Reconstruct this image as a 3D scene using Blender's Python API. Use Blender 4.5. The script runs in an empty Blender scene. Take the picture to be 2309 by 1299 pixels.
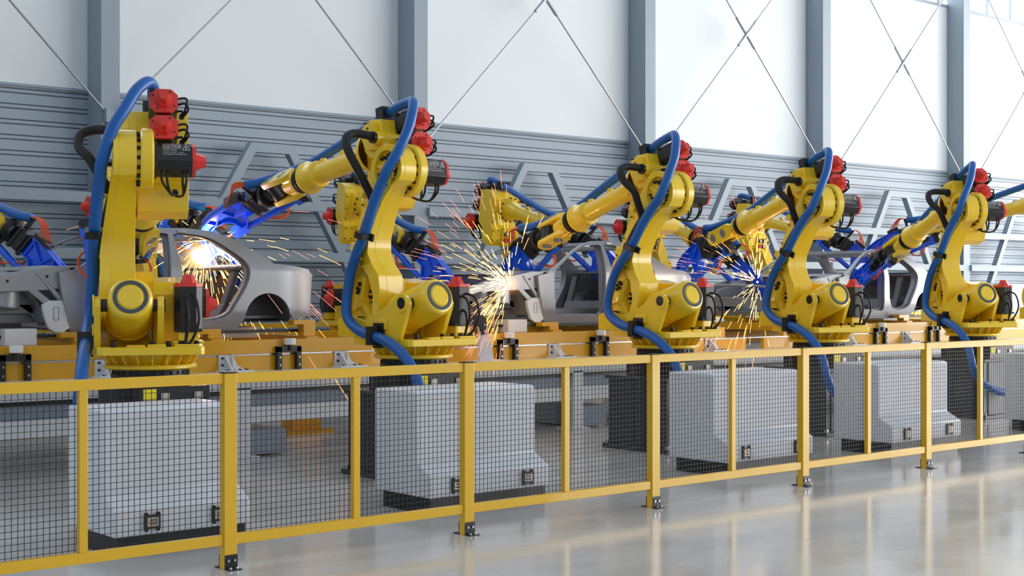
import bpy, bmesh, math, random
from mathutils import Vector, Matrix
from mathutils.geometry import tessellate_polygon
PI = math.pi
random.seed(7)
scene = bpy.context.scene
COL = scene.collection

# ------------------------------------------------------------------ materials
def srgb(r, g, b):
    f = lambda c: ((c/255+0.055)/1.055)**2.4 if c > 10 else c/255/12.92
    return (f(r), f(g), f(b), 1)

def mat(name, color, rough=.5, metal=0., noise=0., nscale=6., bump=0., coat=0., spec=.5):
    m = bpy.data.materials.new(name); m.use_nodes = True
    nt = m.node_tree; b = nt.nodes['Principled BSDF']
    b.inputs['Base Color'].default_value = color
    b.inputs['Roughness'].default_value = rough
    b.inputs['Metallic'].default_value = metal
    b.inputs['Coat Weight'].default_value = coat
    b.inputs['Specular IOR Level'].default_value = spec
    tc = nt.nodes.new('ShaderNodeTexCoord')
    n = nt.nodes.new('ShaderNodeTexNoise'); n.inputs['Scale'].default_value = nscale
    n.inputs['Detail'].default_value = 4
    nt.links.new(tc.outputs['Object'], n.inputs['Vector'])
    r = nt.nodes.new('ShaderNodeMapRange')
    r.inputs['To Min'].default_value = max(.02, rough-.05-noise*.3); r.inputs['To Max'].default_value = min(1, rough+.05+noise*.3)
    nt.links.new(n.outputs['Fac'], r.inputs['Value']); nt.links.new(r.outputs['Result'], b.inputs['Roughness'])
    if noise > 0:
        mx = nt.nodes.new('ShaderNodeMixRGB'); mx.blend_type = 'MULTIPLY'
        mx.inputs['Fac'].default_value = noise
        mx.inputs['Color1'].default_value = color
        nt.links.new(n.outputs['Fac'], mx.inputs['Color2'])
        nt.links.new(mx.outputs['Color'], b.inputs['Base Color'])
    if bump > 0:
        bm = nt.nodes.new('ShaderNodeBump'); bm.inputs['Strength'].default_value = bump
        bm.inputs['Distance'].default_value = .01
        nt.links.new(n.outputs['Fac'], bm.inputs['Height']); nt.links.new(bm.outputs['Normal'], b.inputs['Normal'])
    return m

def emis(name, color, strength):
    m = bpy.data.materials.new(name); m.use_nodes = True
    b = m.node_tree.nodes['Principled BSDF']
    b.inputs['Base Color'].default_value = (0, 0, 0, 1)
    b.inputs['Emission Color'].default_value = color
    b.inputs['Emission Strength'].default_value = strength
    return m

M = dict(
    yellow=mat('robot_yellow_paint', srgb(252, 212, 40), .30, coat=.5, noise=.04, nscale=3),
    orange=mat('conveyor_orange_paint', srgb(228, 168, 16), .36, noise=.06, nscale=2, coat=.4),
    fence=mat('fence_yellow_paint', srgb(240, 188, 26), .34, noise=.03, nscale=3, coat=.5),
    red=mat('motor_red_paint', srgb(226, 58, 50), .35, noise=.03),
    black=mat('black_casting', srgb(30, 31, 33), .38, noise=.1),
    rubber=mat('black_rubber', srgb(22, 22, 23), .55),
    bluehose=mat('blue_corrugated_hose', srgb(8, 94, 176), .42, noise=.05, nscale=12),
    gunblue=mat('gun_blue_paint', srgb(22, 98, 246), .25, coat=.4, noise=.03),
    steel=mat('bright_steel', srgb(190, 194, 198), .3, 1., noise=.1),
    darksteel=mat('dark_blued_steel', srgb(62, 68, 76), .4, .3, noise=.15, nscale=3),
    grey=mat('grey_structure_paint', srgb(232, 237, 243), .45, noise=.05, nscale=2),
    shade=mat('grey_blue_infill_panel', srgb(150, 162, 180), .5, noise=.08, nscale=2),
    white=mat('white_powder_coat', srgb(222, 226, 234), .4, noise=.03, nscale=2),
    roller=mat('white_nylon_roller', srgb(240, 240, 238), .4),
    body=mat('bare_zinc_body_steel', srgb(160, 163, 170), .36, .38, noise=.12, nscale=2.5),
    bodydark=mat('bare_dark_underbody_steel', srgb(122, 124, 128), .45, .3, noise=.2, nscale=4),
    clad=mat('grey_wall_cladding', srgb(150, 164, 178), .55, noise=.05, nscale=.4),
    groove=mat('cladding_groove_shade', srgb(70, 82, 92), .6),
    column=mat('column_grey_paint', srgb(140, 155, 168), .5, noise=.04, nscale=1),
    panel=mat('white_wall_panel', srgb(221, 228, 233), .6, noise=.02, nscale=.3),
    rod=mat('galvanised_rod', srgb(165, 172, 178), .35, .8, noise=.1),
    wire=mat('fence_wire', srgb(26, 28, 32), .45),
    cable=mat('orange_cable', srgb(226, 88, 28), .4),
    label=mat('white_print', srgb(235, 235, 240), .5),
    ylabel=mat('yellow_warning_label', srgb(245, 225, 20), .5),
    ring=mat('dark_grey_seal', srgb(72, 78, 86), .4),
    conn=mat('connector_insert', srgb(200, 190, 178), .4, .3, noise=.2, nscale=30),
    copper=mat('copper_electrode', srgb(190, 120, 70), .35, .9, noise=.1),
    glass=emis('bright_daylight_pane', (0.9, 0.96, 1, 1), 3.0),
    arc=emis('welding_arc', (1.0, 0.66, 0.2, 1), 14),
    spark=emis('hot_spark', (1.0, 0.36, 0.07, 1), 5.0),
    sparkhot=emis('white_hot_spark', (1.0, 0.50, 0.13, 1), 7),
    sparkred=emis('cooling_spark', (1.0, 0.36, 0.24, 1), 1.6),
)

# floor: polished concrete
def floor_mat():
    m = bpy.data.materials.new('polished_concrete'); m.use_nodes = True
    nt = m.node_tree; b = nt.nodes['Principled BSDF']
    tc = nt.nodes.new('ShaderNodeTexCoord')
    mp = nt.nodes.new('ShaderNodeMapping'); mp.inputs['Scale'].default_value = (.5, 1.1, 1)
    nt.links.new(tc.outputs['Object'], mp.inputs['Vector'])
    n1 = nt.nodes.new('ShaderNodeTexNoise'); n1.inputs['Scale'].default_value = 1.3; n1.inputs['Detail'].default_value = 9; n1.inputs['Roughness'].default_value = .65
    n2 = nt.nodes.new('ShaderNodeTexNoise'); n2.inputs['Scale'].default_value = 14; n2.inputs['Detail'].default_value = 6
    for n in (n1, n2): nt.links.new(mp.outputs['Vector'], n.inputs['Vector'])
    cr = nt.nodes.new('ShaderNodeValToRGB')
    cr.color_ramp.elements[0].position = .3; cr.color_ramp.elements[0].color = srgb(198, 195, 192)
    cr.color_ramp.elements[1].position = .72; cr.color_ramp.elements[1].color = srgb(224, 222, 220)
    nt.links.new(n1.outputs['Fac'], cr.inputs['Fac'])
    mx = nt.nodes.new('ShaderNodeMixRGB'); mx.blend_type = 'OVERLAY'; mx.inputs['Fac'].default_value = .18
    nt.links.new(cr.outputs['Color'], mx.inputs['Color1']); nt.links.new(n2.outputs['Color'], mx.inputs['Color2'])
    nt.links.new(cr.outputs['Color'], b.inputs['Base Color'])
    r = nt.nodes.new('ShaderNodeMapRange'); r.inputs['From Min'].default_value = .3; r.inputs['From Max'].default_value = .7
    r.inputs['To Min'].default_value = .08; r.inputs['To Max'].default_value = .2
    nt.links.new(n1.outputs['Fac'], r.inputs['Value']); nt.links.new(r.outputs['Result'], b.inputs['Roughness'])
    bm = nt.nodes.new('ShaderNodeBump'); bm.inputs['Strength'].default_value = .05; bm.inputs['Distance'].default_value = .01
    nt.links.new(n2.outputs['Fac'], bm.inputs['Height']); nt.links.new(bm.outputs['Normal'], b.inputs['Normal'])
    return m
M['floor'] = floor_mat()

# ------------------------------------------------------------------ mesh builder
class MB:
    def __init__(s): s.v = []; s.f = []; s.sm = []; s.M = Matrix(); s.mi = []; s.extra = []
    def at(s, m): s.M = m; return s
    def add(s, vs, fs, smooth=False):
        o = len(s.v); s.v += [tuple(s.M @ Vector(p)) for p in vs]
        for f in fs: s.f.append([i+o for i in f]); s.sm.append(smooth)
        return s
    def box(s, x0, x1, y0, y1, z0, z1):
        v = [(x0,y0,z0),(x1,y0,z0),(x1,y1,z0),(x0,y1,z0),(x0,y0,z1),(x1,y0,z1),(x1,y1,z1),(x0,y1,z1)]
        return s.add(v, [(0,3,2,1),(4,5,6,7),(0,1,5,4),(1,2,6,5),(2,3,7,6),(3,0,4,7)])
    def lathe(s, o, d, prof, n=28, up=None, smooth=True, phase=0.):
        o = Vector(o); d = Vector(d).normalized()
        u = Vector(up) if up else (Vector((0,0,1)) if abs(d.z) < .9 else Vector((1,0,0)))
        a = (u - d*u.dot(d)).normalized(); b = d.cross(a)
        for (t0, r0), (t1, r1) in zip(prof, prof[1:]):
            vs = []
            for t, r in ((t0, r0), (t1, r1)):
                for k in range(n):
                    g = 2*PI*k/n + phase
                    vs.append(o + d*t + (a*math.cos(g)+b*math.sin(g))*r)
            flat = abs(t0-t1) < 1e-7
            if r0 < 1e-6:
                s.add([o+d*t0]+vs[n:], [(0, 1+(k+1) % n, 1+k)[::-1] for k in range(n)], False)
            elif r1 < 1e-6:
                s.add([o+d*t1]+vs[:n], [(0, 1+(k+1) % n, 1+k) for k in range(n)], False)
            else:
                s.add(vs, [(k, n+k, n+(k+1) % n, (k+1) % n)[::-1] for k in range(n)], smooth and not flat)
        return s
    def cyl(s, p0, p1, r0, r1=None, n=20, ch=0.):
        p0 = Vector(p0); p1 = Vector(p1); L = (p1-p0).length; r1 = r0 if r1 is None else r1
        if ch: pr = [(0,0),(0,r0-ch),(ch,r0),(L-ch,r1),(L,r1-ch),(L,0)]
        else: pr = [(0,0),(0,r0),(L,r1),(L,0)]
        return s.lathe(p0, p1-p0, pr, n)
    def tube(s, pts, r, n=12, sub=6, caps=True):
        P = [Vector(p) for p in pts]; C = []
        if sub > 1 and len(P) > 2:
            for i in range(len(P)-1):
                p0 = P[max(i-1,0)]; p1 = P[i]; p2 = P[i+1]; p3 = P[min(i+2,len(P)-1)]
                for k in range(sub):
                    t = k/sub
                    C.append(.5*((2*p1)+(p2-p0)*t+(2*p0-5*p1+4*p2-p3)*t*t+(3*p1-p0-3*p2+p3)*t**3))
            C.append(P[-1])
        else: C = P
        T = [(C[min(i+1,len(C)-1)]-C[max(i-1,0)]).normalized() for i in range(len(C))]
        a = T[0].orthogonal().normalized(); vs = []
        for i, c in enumerate(C):
            a = (a - T[i]*a.dot(T[i])).normalized(); b = T[i].cross(a)
            for k in range(n):
                g = 2*PI*k/n; vs.append(c+(a*math.cos(g)+b*math.sin(g))*r)
        fs = [(i*n+k, i*n+(k+1) % n, (i+1)*n+(k+1) % n, (i+1)*n+k) for i in range(len(C)-1) for k in range(n)]
        s.add(vs, fs, True)
        if caps:
            s.add(vs[:n], [tuple(range(n))[::-1]]); s.add(vs[-n:], [tuple(range(n))])
        return s
    def prism(s, outer, a0, a1, axis='y', holes=(), smooth=False):
        """2-D polygon (u,v) extruded along an axis: y -> (u,a,v); x -> (a,u,v); z -> (u,v,a)"""
        mk = {'y': lambda u, v, a: (u, a, v), 'x': lambda u, v, a: (a, u, v), 'z': lambda u, v, a: (u, v, a)}[axis]
        loops = [list(outer)]+[list(h) for h in holes]
        flat = [p for l in loops for p in l]
        tri = tessellate_polygon([[Vector((p[0], p[1], 0)) for p in l] for l in loops])
        N = len(flat)
        vs = [mk(p[0], p[1], a0) for p in flat]+[mk(p[0], p[1], a1) for p in flat]
        fs = []
        for t in tri:
            A, B, Cc = [flat[i] for i in t]
            cr = (B[0]-A[0])*(Cc[1]-A[1])-(B[1]-A[1])*(Cc[0]-A[0])
            t = t if cr > 0 else t[::-1]
            if axis == 'y': fs += [tuple(t), tuple(i+N for i in t[::-1])]
            else: fs += [tuple(t[::-1]), tuple(i+N for i in t)]
        if len(loops) == 1 and len(outer) <= 60:
            ar = sum(outer[i][0]*outer[(i+1) % N][1]-outer[(i+1) % N][0]*outer[i][1] for i in range(N))
            idx = tuple(range(N)) if ar > 0 else tuple(range(N))[::-1]
            fs = [idx, tuple(i+N for i in idx[::-1])] if axis == 'y' else [idx[::-1], tuple(i+N for i in idx)]
        o = 0; side = []
        for li, l in enumerate(loops):
            n = len(l)
            ar = sum(l[i][0]*l[(i+1) % n][1]-l[(i+1) % n][0]*l[i][1] for i in range(n))
            fl = (ar > 0) ^ (li > 0) ^ (axis == 'y')
            for i in range(n):
                j = (i+1) % n; q = (o+i, o+j, o+j+N, o+i+N)
                side.append(q if fl else q[::-1])
            o += n
        s.add(vs, fs+side)
        return s
    def mesh(s, name, m):
        v = list(s.v); f = list(s.f); sm = list(s.sm); mi = [0]*len(f); mats = [m]
        for mb, mm in s.extra:                      # e.g. bolt heads of another colour sitting on the part
            o = len(v); v += mb.v; f += [[i+o for i in q] for q in mb.f]; sm += mb.sm
            if mm not in mats: mats.append(mm)
            mi += [mats.index(mm)]*len(mb.f)
        me = bpy.data.meshes.new(name); me.from_pydata(v, [], f)
        me.polygons.foreach_set('use_smooth', [True]*len(f)); me.polygons.foreach_set('material_index', mi)
        for mm in mats: me.materials.append(M[mm])
        me.update(); me.set_sharp_from_angle(angle=.56); return me

def mkobj(name, me, parent=None, loc=None, bevel=0.):
    o = bpy.data.objects.new(name, me); COL.objects.link(o)
    if parent: o.parent = parent
    if loc is not None: o.location = loc
    if bevel:
        b = o.modifiers.new('bevel', 'BEVEL'); b.width = bevel; b.segments = 2; b.limit_method = 'ANGLE'; b.angle_limit = .6
    return o
def part(name, mb, m, parent, bevel=0., label=None):
    o = mkobj(name, mb.mesh(name, m), parent, bevel=bevel)
    if label: o['label'] = label
    return o
def tag(o, label, cat, group=None, kind=None):
    if label: o['label'] = label
    if cat: o['category'] = cat
    if group: o['group'] = group
    if kind: o['kind'] = kind
    return o
def thing(name, label, cat, loc=(0,0,0), rz=0., group=None):
    o = bpy.data.objects.new(name, None); COL.objects.link(o); o.location = loc; o.rotation_euler = (0,0,rz)
    return tag(o, label, cat, group)
def solo(name, mb, m, label, cat, group=None, bevel=0., kind=None):
    return tag(mkobj(name, mb.mesh(name, m), bevel=bevel), label, cat, group, kind)
def struct(name, mb, m):
    o = mkobj(name, mb.mesh(name, m)); o['kind'] = 'structure'; return o
def circ(cx, cz, r, a0, a1, n):
    return [(cx+r*math.cos(math.radians(a0+(a1-a0)*k/n)), cz+r*math.sin(math.radians(a0+(a1-a0)*k/n))) for k in range(n+1)]
def Ry(a): return Matrix.Rotation(a, 4, 'Y')
def Rx(a): return Matrix.Rotation(a, 4, 'X')
def T(x, y, z): return Matrix.Translation((x, y, z))
def text_mesh(lines, m, frames=()):
    """flat lettering in the XZ plane facing -Y; lines = (text, x, z, size)"""
    mb = MB()
    for tx, x, z, size in lines:
        cu = bpy.data.curves.new('lettering', 'FONT'); cu.body = tx; cu.size = size; cu.extrude = .0006; cu.resolution_u = 2
        ob = bpy.data.objects.new('lettering', cu); COL.objects.link(ob)
        dg = bpy.context.evaluated_depsgraph_get(); me = bpy.data.meshes.new_from_object(ob.evaluated_get(dg))
        mb.add([(x+v.co.x, -v.co.z, z+v.co.y) for v in me.vertices], [tuple(p.vertices) for p in me.polygons])
        bpy.data.objects.remove(ob); bpy.data.curves.remove(cu); bpy.data.meshes.remove(me)
    return mb

# ------------------------------------------------------------------ camera
H = 1.75; YAW = math.atan(3760/3207)
cam = bpy.data.cameras.new('camera'); cam.sensor_width = 36; cam.lens = 3207/2309*36; cam.clip_end = 400
co = bpy.data.objects.new('camera', cam); COL.objects.link(co)
co.location = (0, 0, H); co.rotation_euler = (PI/2, 0, YAW-PI/2)
scene.camera = co

# ------------------------------------------------------------------ setting
struct('floor', MB().box(-15, 90, -10, 21, -.2, 0), 'floor')
WY = 20.5
prof = [(WY, 0.)]
z = .12
mbw = MB()
rows = []
zz = 4.72-.055
while zz > .1: rows.append(zz); rows.append(zz-.064); zz -= .227
rows.sort()
pts = [(WY, 0)]
for r in rows: pts += [(WY, r-.009), (WY+.035, r-.005), (WY+.035, r+.005), (WY, r+.009)]
pts += [(WY, 4.72), (WY+.25, 4.72), (WY+.25, 0)]
wall = struct('wall_back', MB().prism(pts, -12, 90, 'x'), 'clad')
gshade = MB()
for r in rows: gshade.box(-12, 90, WY+.012, WY+.034, r-.006, r+.006)  # dark strips added to put shade into the cladding grooves
part('groove_shade', gshade, 'groove', wall)
struct('trim_1', MB().box(-12, 90, WY-.04, WY+.02, 4.70, 4.74), 'column')
CX0, BAY = 9.058, 5.77
colx = [CX0+BAY*k for k in range(-2, 11)]
panel_root = None
for k, x in enumerate(colx[:-1]):
    o = struct('wall_upper', MB().box(x+.1, x+BAY+.1, WY, WY+.12, 4.74, 8.97), 'panel')
# clerestory strip over the white panels
mbf = MB(); mbf.box(-12, 60, WY-.03, WY+.1, 8.93, 9.0); mbf.box(-12, 60, WY-.03, WY+.1, 10.4, 10.5)
xx = -12
while xx < 60: mbf.box(xx, xx+.07, WY-.02, WY+.08, 9.0, 10.4); xx += 1.15
wn = struct('window_1', MB().box(-12, 60, WY+.03, WY+.05, 9.0, 10.4), 'glass')
wf = part('window_frame', mbf, 'column', wn)
names = ['steel column left of the second robot seen from the left, behind the leftmost robot', '', '']
for k, x in enumerate(colx):
    if k in (0,) or k > 7: continue
    mb = MB(); d = 20.02
    mb.box(x, x+.30, d, d+.03, 0, 11); mb.box(x+.0, x+.30, WY-.03, WY, 0, 11); mb.box(x, x+.02, d+.03, WY-.03, 0, 11); mb.box(x+.28, x+.30, d+.03, WY-.03, 0, 11)
    lab = {1: 'grey steel wall column left of the leftmost column in view',
           2: 'grey steel wall column behind the frontmost robot on the far left',
           3: 'grey steel wall column behind the second front robot',
           4: 'grey steel wall column rising behind the third front robot',
           5: 'grey steel wall column rising behind the fourth front robot',
           6: 'grey steel wall column behind the fifth front robot, rightmost in view',
           7: 'grey steel wall column beyond the fifth front robot'}[k]
    solo('steel_column', mb, 'column', lab, 'column', 'grey wall columns', bevel=.006)
bay_names = {1: 'behind the leftmost robot', 2: 'between the first and second front robots', 3: 'between the second and third front robots', 4: 'between the third and fourth front robots', 5: 'between the fourth and fifth front robots', 6: 'right of the fifth front robot'}
for k in range(1, 7):
    x = colx[k]; cx = x+.15+BAY/2-.13
    # wall truss
    mb = MB(); yf, yb = 19.98, 20.12
    zs = [0, .83, .97, 2.19, 2.33, 3.02, 3.16, 3.93]
    mb.prism([(cx-.39, 4.08), (cx+.39, 4.08), (cx+2.83, 0), (cx+2.66, 0), (cx+.31, 3.93), (cx-.31, 3.93), (cx-2.66, 0), (cx-2.83, 0)], yf, yb)
    for zc in (3.09, 2.26, .9): mb.box(x+.30, x+BAY, yf-.012, yb+.01, zc-.075, zc+.075)
    solo('wall_truss', mb, 'column', 'grey steel wall truss with sloping legs '+bay_names[k], 'truss', 'trusses on the grey wall')
    # cross bracing rods
    for sgn in (1, -1):
        a = Vector((x+.15-.02 if sgn > 0 else x+BAY+.13, 19.96 if sgn > 0 else 19.92, 10.15)); b = Vector((x+BAY+.13 if sgn > 0 else x+.15, 19.96 if sgn > 0 else 19.92, 4.28))
        t = thing('brace_rod', ('brace rod falling rightwards, ' if sgn > 0 else 'brace rod falling leftwards, ')+bay_names[k].replace('behind', 'high behind'), 'brace rod', (0,0,0), 0, 'cross bracing rods')
        part('rod', MB().cyl(a, b, .017, n=10), 'rod', t)
        mid = (a+b)/2; dd = (b-a).normalized()
        part('turnbuckle', MB().cyl(mid-dd*.42, mid+dd*.42, .034, n=10), 'rod', t)
        part('anchor_plate', MB().box(b.x-.055+.065*sgn, b.x+.055+.065*sgn, 19.9, 20.015, b.z-.10-.03*sgn, b.z+.10-.03*sgn), 'column', t)

# ------------------------------------------------------------------ front fence
FY = 7.9
postx = [4.412+1.904*k for k in range(-2, 9)]
where_p = ['']*11
PL = {0: 'left outside the picture', 1: 'leftmost at the picture edge', 2: 'beside the right end of the nearest white cabinet', 3: 'in front of the second white cabinet', 4: 'left of the third white cabinet', 5: 'at the right end of the third white cabinet', 6: 'in front of the fourth white cabinet', 7: 'rightmost'}
RZ0, RZ1 = .150, .215
for k in range(1, 8):
    x = postx[k]
    t = thing('fence_post', 'yellow floor-bolted fence post, '+['', 'at the left picture edge', 'beside the nearest white cabinet', 'before the second white cabinet', 'left of the third white cabinet', 'right end of the third cabinet', 'before the fourth cabinet', 'farthest along the fence'][k], 'fence post', (x, FY, 0), 0, 'yellow fence posts')
    part('post_tube', MB().box(-.044, .044, -.032, .032, 0, 1.219), 'fence', t, .003)
    part('foot_bracket', MB().box(-.044, .044, -.038, -.032, 0, .09).box(-.044, .044, -.095, -.0325, 0, .007), 'black', t)
    part('foot_bracket', MB().box(-.044, .044, .032, .038, 0, .09).box(-.044, .044, .0325, .095, 0, .007), 'black', t)
    for bx in (-.022, .022):
        part('bolt', MB().cyl((bx, -.038, .055), (bx, -.046, .055), .009, n=8), 'steel', t); part('bolt', MB().cyl((bx, -.066, .007), (bx, -.066, .018), .01, n=8), 'steel', t)
    part('post_cap', MB().box(-.046, .046, -.034, .034, 1.219, 1.226), 'rubber', t)
for k in range(1, 7 + 1):
    x0 = postx[k]+.044 if k > 0 else postx[k]; x1 = postx[k+1]-.044 if k < 7 else postx[k]+1.86
    t = thing('fence_section', 'yellow mesh fence section, '+['', 'nearest on the far left', 'second from the camera, between the two nearest white cabinets', 'third along, before the second cabinet', 'fourth along, before the third white cabinet', 'fifth along, before the fourth robot pedestal', 'sixth along, before the fifth robot pedestal', 'seventh along, at the right end'][k], 'fence panel', (x0, FY, 0), 0, 'yellow mesh fence panels')
    w = x1-x0
    part('top_rail', MB().box(0, w, -.02, .02, 1.155, 1.219), 'fence', t, .003)
    part('bottom_rail', MB().box(0, w, -.02, .02, RZ0, RZ1), 'fence', t, .003)
    part('middle_upright', MB().box(w/2-.026, w/2+.026, -.02, .02, RZ1, 1.155), 'fence', t, .003)
    mb = MB(); r = .0016; s = .0371
    n = int(w/s)
    for i in range(n+1):
        xx = (w-n*s)/2+i*s
        mb.box(xx-r, xx+r, .021, .021+2*r, RZ1-.01, 1.165)
    nz = int((1.155-RZ1)/s)
    for i in range(nz+1):
        z = RZ1+.012+i*s
        mb.box(0, w, .021+2*r, .021+4*r, z-r, z+r)
    part('wire_mesh', mb, 'wire', t)

# ------------------------------------------------------------------ white cabinets
def cabinet(x0, x1, yf, label):
    t = thing('control_cabinet', label, 'cabinet', (x0, yf, 0), 0, 'white cabinets behind the fence')
    w = x1-x0
    pr = [(0, .13), (0, .30), (.17, .39), (.17, .93), (.21, .945), (.74, .945), (.74, .13)]
    part('housing', MB().prism(pr, 0, w, 'x'), 'white', t, .012)
    part('plinth', MB().box(.03, w-.02, .03, .66, 0, .13), 'black', t)
    for cx in (.26, w-.24):
        mb = MB(); z0 = .215
        mb.box(cx-.055, cx+.055, -.02, 0, z0-.045, z0+.045)
        for sx in (-1, 1):
            for sz in (-1, 1): mb.cyl((cx+sx*.042, 0, z0+sz*.052), (cx+sx*.042, -.022, z0+sz*.052), .011, n=10)
        f = part('connector_frame', mb, 'black', t)
        mb = MB(); mb.box(cx-.04, cx+.04, -.024, -.019, z0-.03, z0+.03); part('connector_face', mb, 'conn', f)
        mb = MB()
        for i in (-1, 0, 1):
            for jz in (-.012, .012): mb.box(cx+i*.016-.004, cx+i*.016+.004, -.027, -.023, z0+jz-.005, z0+jz+.005)
        part('pin_socket', mb, 'black', f)
cabinet(4.006, 5.0, 8.654, 'white floor cabinet nearest the camera, below the leftmost robot')
cabinet(6.596, 7.82, 8.70, 'white floor cabinet below the second front robot')
cabinet(10.02, 11.29, 8.69, 'white floor cabinet below the third front robot')
cabinet(12.61, 13.90, 8.69, 'white floor cabinet below the fourth front robot')
cabinet(16.05, 17.33, 8.69, 'white floor cabinet below the fifth front robot, at the right picture edge')

# ------------------------------------------------------------------ robot kit
def motor(mb, mc, mn, o, d, up, L, hw, hh, knob=.10):
    """octagonal motor body (mb), end cap (mc), along d from o"""
    d = Vector(d).normalized(); up = Vector(up); side = up.cross(d).normalized()
    F = Matrix(((side.x, up.x, d.x, o[0]), (side.y, up.y, d.y, o[1]), (side.z, up.z, d.z, o[2]), (0,0,0,1)))
    def octa(w, h, c): return [(w, -h+c), (w, h-c), (w-c, h), (-w+c, h), (-w, h-c), (-w, -h+c), (-w+c, -h), (w-c, -h)]
    mb.at(F); mb.prism(octa(hw, hh, hw*.45), 0, L, 'z'); mb.box(-hw*.95, hw*.95, -hh*.95, hh*.95, 0, .025); mb.at(Matrix())
    mc.at(F); mc.prism(octa(hw*1.02, hh*1.02, hw*.48), L, L+.028, 'z')
    mc.lathe((0, -.005, L+.028), (0,0,1), [(0, hw*.62), (knob*.35, hw*.55), (knob*.36, hw*.50), (knob, hw*.36), (knob, 0)], 8, up=(0,1,0), smooth=False, phase=PI/8)
    mc.at(Matrix())
    mn.at(F)
    for a in (.5, 1.5, 2.5, 3.5):
        g = a*PI/2+.25; mn.cyl((hw*.88*math.cos(g), hh*.88*math.sin(g), L+.026), (hw*.88*math.cos(g), hh*.88*math.sin(g), L+.034), .007, n=6)
    mn.at(Matrix())

KIT = []   # (name, mesh, link, parent index or None, bevel, label)
def kit(name, mb, m, link, parent=None, bevel=0., label=None):
    KIT.append([name, (mb, m), link, parent, bevel, label]); return len(KIT)-1
def onto(idx, mb, m='rubber'): KIT[idx][1][0].extra.append((mb, m))

def bolts(mb, c, ax, R, r, n, L=.02, a0=0, a1=360, mbup=None):
    c = Vector(c); ax = Vector(ax).normalized(); u = ax.orthogonal().normalized() if mbup is None else Vector(mbup); v = ax.cross(u)
    for k in range(n):
        g = math.radians(a0+(a1-a0)*k/n); p = c+(u*math.cos(g)+v*math.sin(g))*R
        mb.cyl(p, p+ax*L, r, n=8)

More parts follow.
